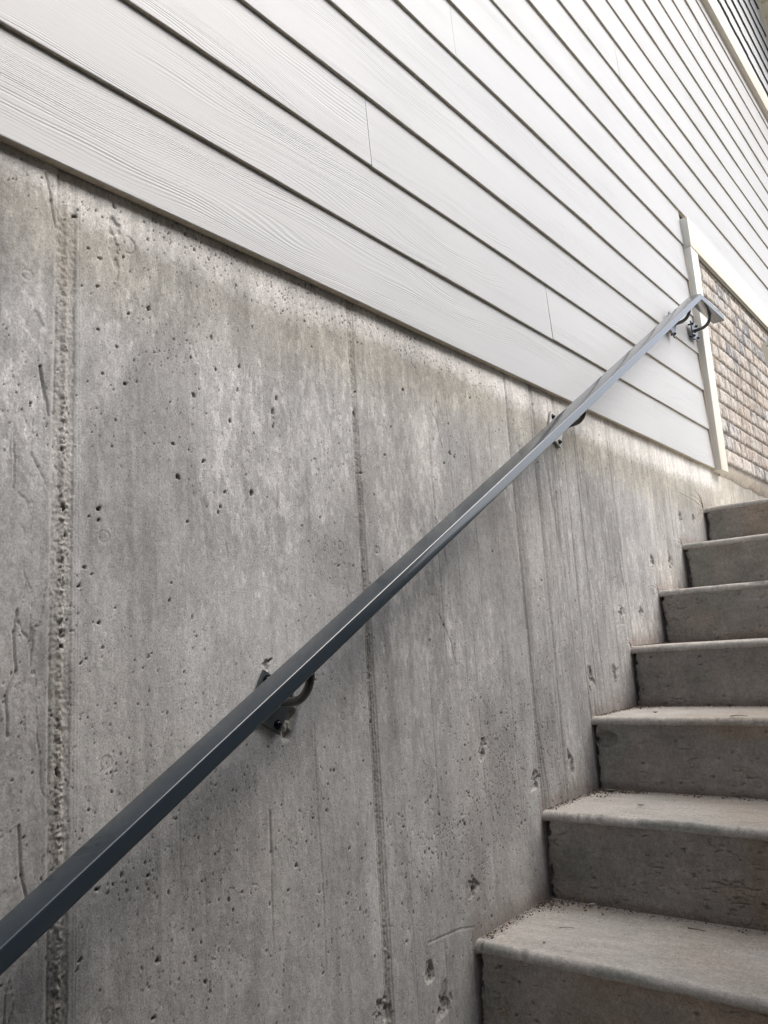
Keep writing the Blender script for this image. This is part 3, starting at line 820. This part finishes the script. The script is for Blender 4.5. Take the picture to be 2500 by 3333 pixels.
    st = mesh_obj('step', V, grid_faces(*Xr.shape), M_RISER, stairs, smooth=True, col=np.clip(col, .02, .7).reshape(-1, 3))
    # tread with its rolled nosing
    prof = [(yn + .012, zn - .0215), (yn - .001, zn - .0215)]
    m = 9 if fine else 3
    rr = .0145
    for k in range(m + 1):
        a = math.pi * 1.02 - (math.pi * .5) * k / m
        prof.append((yn - .004 + rr + rr * math.cos(a) * 1.0, zn - rr + rr * math.sin(a) * 1.0 if k else zn - rr - .003))
    nt = max(4, int((yb - yn) / (near * 1.3)))
    for k in range(1, nt + 1):
        y_ = yn + .011 + (yb - yn - .011) * k / nt
        prof.append((y_, zn + .004 * (y_ - yn) / .33))
    prof = np.array(prof)
    Xt, Kt = np.meshgrid(xs, np.arange(len(prof)))
    Yt = prof[:, 0][:, None] + 0 * Xt; Zt = prof[:, 1][:, None] + 0 * Xt
    back = (Yt - yn) / (yb - yn)
    lum = 1 + .20 * (fbm(Xt * 4, Yt * 7, 4, 500 + i) - .5) + .14 * (fbm(Xt * 24, Yt * 40, 3, 510 + i) - .5)
    bro = sm(fbm(Xt * 2.5, Yt * 4, 3, 530 + i) + .55 * sm(back, .55, 1.0) + .35 * sm(Xt, .1, .5) - .1, .62, .95)
    if fine:
        Zt = Zt + .0016 * (fbm(Xt * 12, Yt * 20, 3, 520 + i) - .5) * sm(Kt, 1, 4) + .0007 * (fbm(Xt * 120, Yt * 140, 2, 525 + i) - .5)
        wv = .004 * (fbm(Xt * 7, Xt * 0 + i, 4, 540 + i) - .5) + .0018 * (fbm(Xt * 70, Xt * 0 + i, 3, 541 + i) - .5)
        fl = sm(Kt, 14, 3)
        Yt = Yt + wv * fl
        bite = sm(fbm(Xt * 26, Xt * 0 + i * 5, 4, 546 + i, .6), .60, .74) * sm(Kt, 13, 9) * sm(Kt, 1, 3)
        Yt = Yt + .0045 * bite; Zt = Zt - .003 * bite * fbm(Xt * 150, Yt * 150, 2, 544); lum = lum * (1 - .22 * bite)
        # ragged mortar lip under the nosing
        lip = (Kt <= 2) * .0030 * (fbm(Xt * 110, Xt * 0 + i, 3, 545 + i) - .5)
        Zt = Zt + lip
        # chipped corner at the wall
        cc = sm(Xt, .012 + .010 * vn(Yt * 60, Yt * 0, 547), .0) * sm(Kt, 13, 6)
        Zt = Zt - .004 * cc * vn(Xt * 200, Yt * 200, 548)
        if vis == 4:
            m_ = np.exp(-((Xt - .33) / .05) ** 2) * sm(Kt, 13, 8); Zt = Zt - .007 * m_ * fbm(Xt * 60, Yt * 90, 2, 549); Yt = Yt + .006 * m_
            lum = lum * (1 - .25 * m_)
    grit = np.clip(sm(Xt, .035 * fbm(Yt * 20, Yt * 0, 3, 550 + i) + .012, 0) * .8 + sm(back, .86 + .1 * fbm(Xt * 15, Xt * 0, 3, 560 + i) - .05, .99), 0, 1) * sm(Kt, 11, 15)
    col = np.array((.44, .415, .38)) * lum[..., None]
    bw = (np.clip(bro, 0, 1) * .6)[..., None]; col = col * (1 - bw) + np.array((.37, .315, .255)) * bw * lum[..., None]
    nose_l = (np.exp(-((Kt - 8) / 4.5) ** 2) * .30)[..., None]; col = col * (1 + nose_l * .35)      # nosing a little lighter
    stn = (sm(fbm(Xt * 6, Xt * 0 + i * 3, 3, 570 + i), .58, .72) * sm(Kt, 12, 7) * sm(Kt, 1, 4))[..., None]; col = col * (1 - .35 * stn * np.array((1, .9, .95)))
    gw = (grit * .7)[..., None]; col = col * (1 - gw) + np.array((.165, .125, .10)) * gw
    V = np.stack([Xt, Yt, Zt - tilt * Xt], -1).reshape(-1, 3)
    o = mesh_obj('tread', V, grid_faces(*Xt.shape), M_TREAD, st, smooth=True, col=np.clip(col, .02, .8).reshape(-1, 3))
for i in range(len(ALLN)): build_step(i)

# ------------------------------------------------------------------ the rest of the stairwell (mostly out of view) and the ground
b = MB(); b.box((0, -3.2, FLOORZ - .2), (WIDTH, ALLN[0][0] + .05, FLOORZ)); o = b.obj('landing', M_CON2, origin=(0, 0, FLOORZ)); tag(o, kind='structure')
b = MB(); b.box((WIDTH, -3.4, FLOORZ - .2), (WIDTH + .2, 3.3, GRADE + 1.4), .008); o = b.obj('unseen_retaining_wall', M_CON2, origin=(WIDTH, 0, FLOORZ))  # out of view; height and dark tone set to shade the lower stairwell
tag(o, 'plain concrete retaining wall, unseen, raised to shade the stairwell from its open side', 'wall')
b = MB(); b.box((0.001, -2.6, FLOORZ - .2), (WIDTH - .001, -2.4, GRADE + 1.4), .008); o = b.obj('unseen_retaining_wall', M_CON2, origin=(.7, -2.5, FLOORZ))  # unseen; placed and raised to cut light from behind the camera
tag(o, 'plain concrete end wall, unseen, raised to shade the bottom of the stairwell', 'wall')
g = MB()
for x0, x1, y0, y1 in ((WIDTH + .2, 300, -300, 300), (-300, WIDTH + .2, 9.5, 300), (0, WIDTH + .2, 4.35, 9.5), (-300, WIDTH + .2, -300, -3.4)):
    g.add([(x0, y0, GRADE - .01), (x1, y0, GRADE - .01), (x1, y1, GRADE - .01), (x0, y1, GRADE - .01)], [(0, 1, 2, 3)])
o = g.obj('ground', M_SOIL, origin=(0, 0, GRADE)); tag(o, kind='structure')

# ------------------------------------------------------------------ handrail
RX, RW, RT = .137, .0514, .0253
RA, RS, RYC, RYE = -.5342, .5814, 3.4035, 3.7245
SQ = math.sqrt(1 + RS * RS)
rail = empty('handrail', (.1, 2.0, -1.0))
tag(rail, 'dark grey-blue rectangular steel handrail sloping up the wall with a short level end', 'handrail')
def build_rail():
    r = .0032
    prof = []
    for cx, cz, a0 in ((RX - r, r, 90), (RX - RW + r, r, 180), (RX - RW + r, RT - r, 270), (RX - r, RT - r, 0)):
        # a0 start angle, ccw seen with up = less depth
        for k in range(4):
            a = R({90: 0, 180: 90, 270: 180, 0: 270}[a0] + 30 * k)
            prof.append((cx + r * math.cos(a), cz - r * math.sin(a)))
    zc = RA + RS * RYC
    rings = []
    y0 = -.15
    st = [y0 + (RYC - y0) * k / 30 for k in range(30)]
    for y in st: rings.append([(x, y, RA + RS * y - dn * SQ) for x, dn in prof])
    rings.append([(x, RYC + dn * (SQ - 1) / RS, zc - dn) for x, dn in prof])
    rings.append([(x, RYE, zc - dn) for x, dn in prof])
    n = len(prof)
    vs = [p for q in rings for p in q]
    fs = [(i * n + k, (i + 1) * n + k, (i + 1) * n + (k + 1) % n, i * n + (k + 1) % n) for i in range(len(rings) - 1) for k in range(n)]
    fs += [tuple(range(n)), tuple((len(rings) - 1) * n + k for k in range(n))[::-1]]
    b = MB(); b.add(vs, fs)
    o = b.obj('rail', M_RAIL, rail); auto_smooth(o, 50)
    return o
build_rail()

M_PLATE_REFLECT = simple('plate_painted_reflection', (.50, .48, .45), .35, noise=.1, nscale=40)  # pale colour stands in for a bright reflection on the plate
def bracket(y, z, wallx, ang, ztop, side_y=0.0, shaft=.0, ry=0.0, pale=False):
    xr = RX - RW / 2
    ps = .0400; th = .005
    ca, sa = math.cos(R(ang)), math.sin(R(ang))
    # the arm (part), carrying plate and bolts (sub-parts)
    x0 = wallx + th
    br = min(.048, ztop - z - .004)
    zt = ztop
    pts = [(x0 - .002, y, z), (xr - br, y, z)]
    for k in range(1, 9):
        a = math.pi / 2 * k / 8
        pts.append((xr - br + br * math.sin(a), y, z + br - br * math.cos(a)))
    pts.append((xr, y, zt + .004))
    # let the top drift along the stair a touch
    pts = [(p[0], p[1] + ry * max(0, (p[0] - x0)) / (xr - x0), p[2]) for p in pts]
    b = MB(); b.tube(pts, .0070, 16)
    b.tube([(x0, y, z), (x0 + .003, y, z), (x0 + .006, y, z)], [.0098, .0088, .0066], 16)      # weld
    b.tube([(xr, y + ry, zt - .005), (xr, y + ry, zt - .001), (xr, y + ry, zt + .003)], [.0066, .0085, .0105], 16)
    arm = b.obj('bracket', M_ROD, rail, origin=(x0, y, z)); auto_smooth(arm, 50)
    def pl(u, v, x): return (x, y + u * ca - v * sa, z + u * sa + v * ca)
    # plate with chamfered rim
    q = MB(); e = .0007
    ring = lambda s, x: [pl(s * a, s * c, x) for a, c in ((-1, -1), (1, -1), (1, 1), (-1, 1))]
    vs = ring(ps, wallx) + ring(ps, wallx + th - e) + ring(ps - e, wallx + th)
    fs = [(3, 2, 1, 0), (8, 9, 10, 11)]
    for k in range(4):
        for lv in (0, 4): fs.append((lv + k, lv + (k + 1) % 4, lv + 4 + (k + 1) % 4, lv + 4 + k))
    q.add(vs, fs); po = q.obj('mounting_plate', M_PLATE_REFLECT if pale else M_PLATE, arm)
    if pale: po['label'] = 'mounting plate with its bright reflection painted in pale'
    for a, c in ((-1, -1), (1, -1), (1, 1), (-1, 1)):
        s = ps - .0125
        cx_, cy_, cz_ = pl(a * s, c * s, wallx + th)
        w = MB()
        w.tube([(cx_, cy_, cz_), (cx_ + .0012, cy_, cz_)], .0082, 20)
        rr0 = random.random()
        hexv = []
        for xx, rad in ((cx_ + .0012, .0056), (cx_ + .0046, .0056), (cx_ + .0054, .0047)):
            hexv += [(xx, cy_ + rad * math.cos(math.pi / 3 * k + rr0), cz_ + rad * math.sin(math.pi / 3 * k + rr0)) for k in range(6)]
        hf = [(k, (k + 1) % 6, 6 + (k + 1) % 6, 6 + k) for k in range(6)] + [(6 + k, 6 + (k + 1) % 6, 12 + (k + 1) % 6, 12 + k) for k in range(6)] + [tuple(range(12, 18))]
        w.add(hexv, hf)
        w.tube([(cx_ + .005, cy_, cz_), (cx_ + .0078, cy_, cz_)], .0026, 10)
        if shaft > 0: w.tube([(wallx - shaft, cy_, cz_), (wallx + .0005, cy_, cz_)], .0036, 10)
        w.obj('bolt', M_BOLT, arm)
    return arm
def under(y): return RA + RS * y - RT * SQ
bracket(.986, -.051, .003, 61, under(.974), ry=-.012)
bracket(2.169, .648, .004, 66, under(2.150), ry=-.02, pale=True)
bracket(3.303, 1.306, .031, 62, under(3.30), shaft=.010)
bracket(3.612, 1.369, .031, 4, RA + RS * RYC - RT, shaft=.014, ry=-.015)

# ------------------------------------------------------------------ cream arm at the right edge
def cream_arm():
    # flat bar with a rounded, drilled end, standing on the top landing and leaning away from the brick
    yv = 4.6; th = .028
    cx, cz = HOLE; hw = .030
    dirv = Vector((ARM_DX, 0, ARM_DZ)).normalized(); nrm = Vector((dirv.z, 0, -dirv.x))
    out = []
    L = (cz - GRADE) / abs(dirv.z)
    c = Vector((cx, 0, cz))
    N = 24
    for k in range(N + 1):
        a = math.pi * k / N
        out.append(c - dirv * hw * math.sin(a) + nrm * hw * math.cos(a))
    out.append(c + dirv * L - nrm * hw); out.append(c + dirv * L + nrm * hw)
    hr = .0075; hole = [c + dirv * hr * math.sin(2 * math.pi * k / 16) + nrm * hr * math.cos(2 * math.pi * k / 16) for k in range(16)]
    import bmesh
    from mathutils.geometry import tessellate_polygon
    tri = tessellate_polygon([[Vector((p.x, p.z, 0)) for p in out], [Vector((p.x, p.z, 0)) for p in hole]])
    allp = out + hole; n = len(allp); m = len(out)
    vs = [(p.x, yv, p.z) for p in allp] + [(p.x, yv + th, p.z) for p in allp]
    fs = [tuple(t) for t in tri] + [tuple(i + n for i in t)[::-1] for t in tri]
    fs += [(k, (k + 1) % m, n + (k + 1) % m, n + k) for k in range(m)]
    fs += [(m + k, m + (k + 1) % 16, n + m + (k + 1) % 16, n + m + k) for k in range(16)]
    o = mesh_obj('bracket_arm', vs, fs, M_BEAM, None, origin=(cx, yv, GRADE))
    bm = bmesh.new(); bm.from_mesh(o.data); bmesh.ops.recalc_face_normals(bm, faces=bm.faces); bm.to_mesh(o.data); bm.free()
    tag(o, 'cream round-ended flat bar with a drilled hole in front of the brick', 'bar')
HOLE = (.1186, 1.5421); ARM_DX, ARM_DZ = .17, -1.0
cream_arm()

# ------------------------------------------------------------------ leaves, twigs, weeds, grit
def tread_z(x, y):
    z = FLOORZ; t = 0
    for k, (a, c) in enumerate(ALLN):
        if y > a + .012:
            z = c + .004 * (y - a) / .33; t = .016 if k - len(lower) in (0, 1, 2) else .010
    return z - t * x + .0008

def leaf(x, y, L, W, rz, mat, label, cat='leaf', curl=.25, name='leaf', group=None):
    n = 7; vs = []; z0 = tread_z(x, y)
    c, s = math.cos(rz), math.sin(rz)
    for i in range(n):
        t = i / (n - 1); w = W * math.sin(math.pi * min(.97, max(.04, t)) ** .8) * (1 + .15 * random.uniform(-1, 1))
        lift = curl * L * (t - .5) ** 2 * 2
        for j, k in ((-1, 1), (0, 0), (1, 1)):
            u = (t - .5) * L; v = j * w / 2
            z = z0 + lift + abs(j) * w * .22 + .0006
            vs.append((x + u * c - v * s, y + u * s + v * c, z))
    m = len(vs)
    vs += [(a, b_, z_ + .0005) for a, b_, z_ in vs]
    fs = []
    for i in range(n - 1):
        for j in range(2):
            a = i * 3 + j; fs.append((a, a + 1, a + 4, a + 3)); fs.append((m + a, m + a + 3, m + a + 4, m + a + 1))
    for i in range(n - 1):
        for a in (i * 3, i * 3 + 2): fs.append((a, a + 3, m + a + 3, m + a))
    o = mesh_obj(name, vs, fs, mat, None, origin=(x, y, z0))
    tag(o, label, cat, group)
    return o
leaf(.055, 2.180, .036, .018, .1, M_LEAFG, 'grey-green curled leaf at the back of the second lowest tread, nearest the wall')
leaf(.125, 2.186, .032, .012, -.2, M_LEAF, 'small dark curled leaf right of the grey-green leaf on the second lowest tread')
leaf(.166, 1.822, .020, .003, -.8, M_LEAF, 'thin dark curved leaf sliver in the middle of the lowest tread')
leaf(.020, 1.585, .010, .004, .3, M_LEAF, 'tiny black leaf scrap on the lowest tread close to the wall')
leaf(.134, 1.605, .008, .006, 1.0, M_LEAF, 'tiny dark crumb of leaf near the lowest nosing')
leaf(.145, 2.33, .016, .011, 1.0, M_LEAFG, 'small grey leaf flake on the third lowest tread')
leaf(.075, 2.095, .012, .007, 2.0, M_LEAF, 'small brown leaf crumb in the middle of the second lowest tread')
leaf(.196, 2.030, .015, .007, .3, M_LEAFG, 'flat grey leaf flake on the second lowest tread right of the crumbs')
leaf(.118, 1.878, .022, .006, .5, M_PAPER, 'thin white scrap lying at the back of the lowest tread', 'scrap', .08, 'scrap')
def twig(pts, rad, mat, label, cat, name='twig', sub=()):
    b = MB(); b.tube(pts, [rad * (1 - .5 * i / (len(pts) - 1)) for i in range(len(pts))], 6)
    for q in sub: b.tube(q, rad * .55, 5)
    o = b.obj(name, mat, None, origin=pts[0], smooth=True); tag(o, label, cat)
z = tread_z(.09, 2.19) + .002
twig([(.080, 2.172, z), (.10, 2.170, z + .001), (.125, 2.162, z), (.142, 2.160, z)], .0014, M_TWIG, 'short brown twig below the leaves on the second lowest tread', 'twig')
z = tread_z(.36, 1.83) + .0015
twig([(.355, 1.822, z), (.372, 1.818, z + .001), (.392, 1.819, z)], .0013, M_TWIG, 'short twig lying on the nosing of the second lowest step', 'twig')
z = tread_z(.39, 2.24) + .0015
twig([(.375, 2.236, z), (.395, 2.240, z + .002), (.418, 2.234, z)], .0013, M_TWIG, 'short twig lying on the nosing of the third lowest step', 'twig')
z = tread_z(.14, 1.70) + .001
twig([(.12, 1.70, z), (.135, 1.708, z + .001), (.15, 1.712, z)], .0007, M_TWIG, 'hair-thin dark stalk in the middle of the lowest tread', 'twig')

def weed(base, ends, rad, mat, label, name='dry_weed', cat='weed', mid=None):
    b = MB()
    for e in ends:
        p0, p1 = Vector(base), Vector(e)
        k = Vector((random.uniform(0, .01), random.uniform(-.01, .01), random.uniform(0, .014)))
        b.tube([p0 + (p1 - p0) * t + k * math.sin(math.pi * t) for t in (0, .25, .5, .75, 1)], [rad, rad * .9, rad * .8, rad * .6, rad * .35], 5)
    o = b.obj(name, mat, None, origin=base, smooth=True); tag(o, label, cat)
weed((.008, 3.480, .553), [(.012, 3.19, .585), (.02, 3.30, .59), (.015, 3.375, .62), (.012, 3.37, .51), (.02, 3.40, .605), (.01, 3.42, .48)], .0011, M_WEED, 'dead wispy weed growing from the wall at the highest visible step')
weed((.008, 3.155, .378), [(.012, 3.05, .384), (.014, 3.10, .40), (.012, 3.12, .36), (.02, 3.10, .37)], .0009, M_WEED, 'dead wispy weed at the wall beside the second highest step')
weed((.008, 2.845, .190), [(.012, 2.74, .20), (.014, 2.78, .178), (.012, 2.80, .215)], .0008, M_WEED, 'dead wispy weed at the wall beside the third highest step')
weed((.008, 2.545, .005), [(.012, 2.46, .016), (.014, 2.49, -.012), (.012, 2.50, .028)], .0007, M_WEED, 'dead wispy weed at the wall beside the fourth lowest nosing')
weed((.066, 1.541, -.722), [(.058, 1.530, -.690), (.068, 1.528, -.692), (.078, 1.530, -.698), (.050, 1.53, -.704)], .0006, M_STRAW, 'tiny straw coloured dry tuft in a hole of the lowest riser')
weed((.092, 1.868, tread_z(.092, 1.868)), [(.094, 1.862, tread_z(.09, 1.868) + .022), (.10, 1.862, tread_z(.09, 1.868) + .014)], .0006, M_STRAW, 'tiny upright straw tuft at the back of the lowest tread')

def litter():
    rng = random.Random(8)
    v = []; f = []
    def bit(x, y, s):
        z = tread_z(x, y)
        n = len(v)
        k = rng.choice((4, 5, 6)); a0 = rng.random() * 6; el = rng.uniform(.3, 1)
        top = []
        for i in range(k):
            a = a0 + 2 * math.pi * i / k; r = s * rng.uniform(.6, 1)
            px = r * math.cos(a); py = r * math.sin(a) * el
            v.append((x + px, y + py, z - .0005))
        for i in range(k):
            px, py, _ = v[n + i]
            v.append((x + (px - x) * .7, y + (py - y) * .7, z + s * rng.uniform(.3, .7)))
        f.extend([(n + i, n + (i + 1) % k, n + k + (i + 1) % k, n + k + i) for i in range(k)])
        f.append(tuple(n + k + i for i in range(k)))
    for i, (yn, zn) in enumerate(NOSE[:-1]):
        ynext = NOSE[i + 1][0] - .016
        for _ in range(420):                                    # back of the tread
            bit(rng.random() ** 1.4 * .75 + .004, ynext - abs(rng.gauss(0, .016)), rng.uniform(.0006, .0014) * (1 + 2.2 * (rng.random() > .9)))
        for _ in range(380):                                    # along the wall
            bit(.003 + abs(rng.gauss(0, .012)), rng.uniform(yn + .02, ynext), rng.uniform(.0006, .0013) * (1 + 2 * (rng.random() > .9)))
        for _ in range(260):                                     # inner corner heap
            bit(.004 + abs(rng.gauss(0, .05)), ynext - abs(rng.gauss(0, .05)), rng.uniform(.0007, .0016) * (1 + 2 * (rng.random() > .85)))
        for _ in range(60):
            bit(rng.uniform(.02, .8), rng.uniform(yn + .02, ynext), rng.uniform(.0005, .0013))
    o = mesh_obj('grit', v, f, M_GRIT, None, origin=(0, NOSE[0][0], NOSE[0][1]))
    tag(o, 'dark grit and leaf crumbs strewn in the corners of the treads', 'grit', kind='stuff')
litter()
for o in bpy.data.objects:
    if '_o' in o: del o['_o']
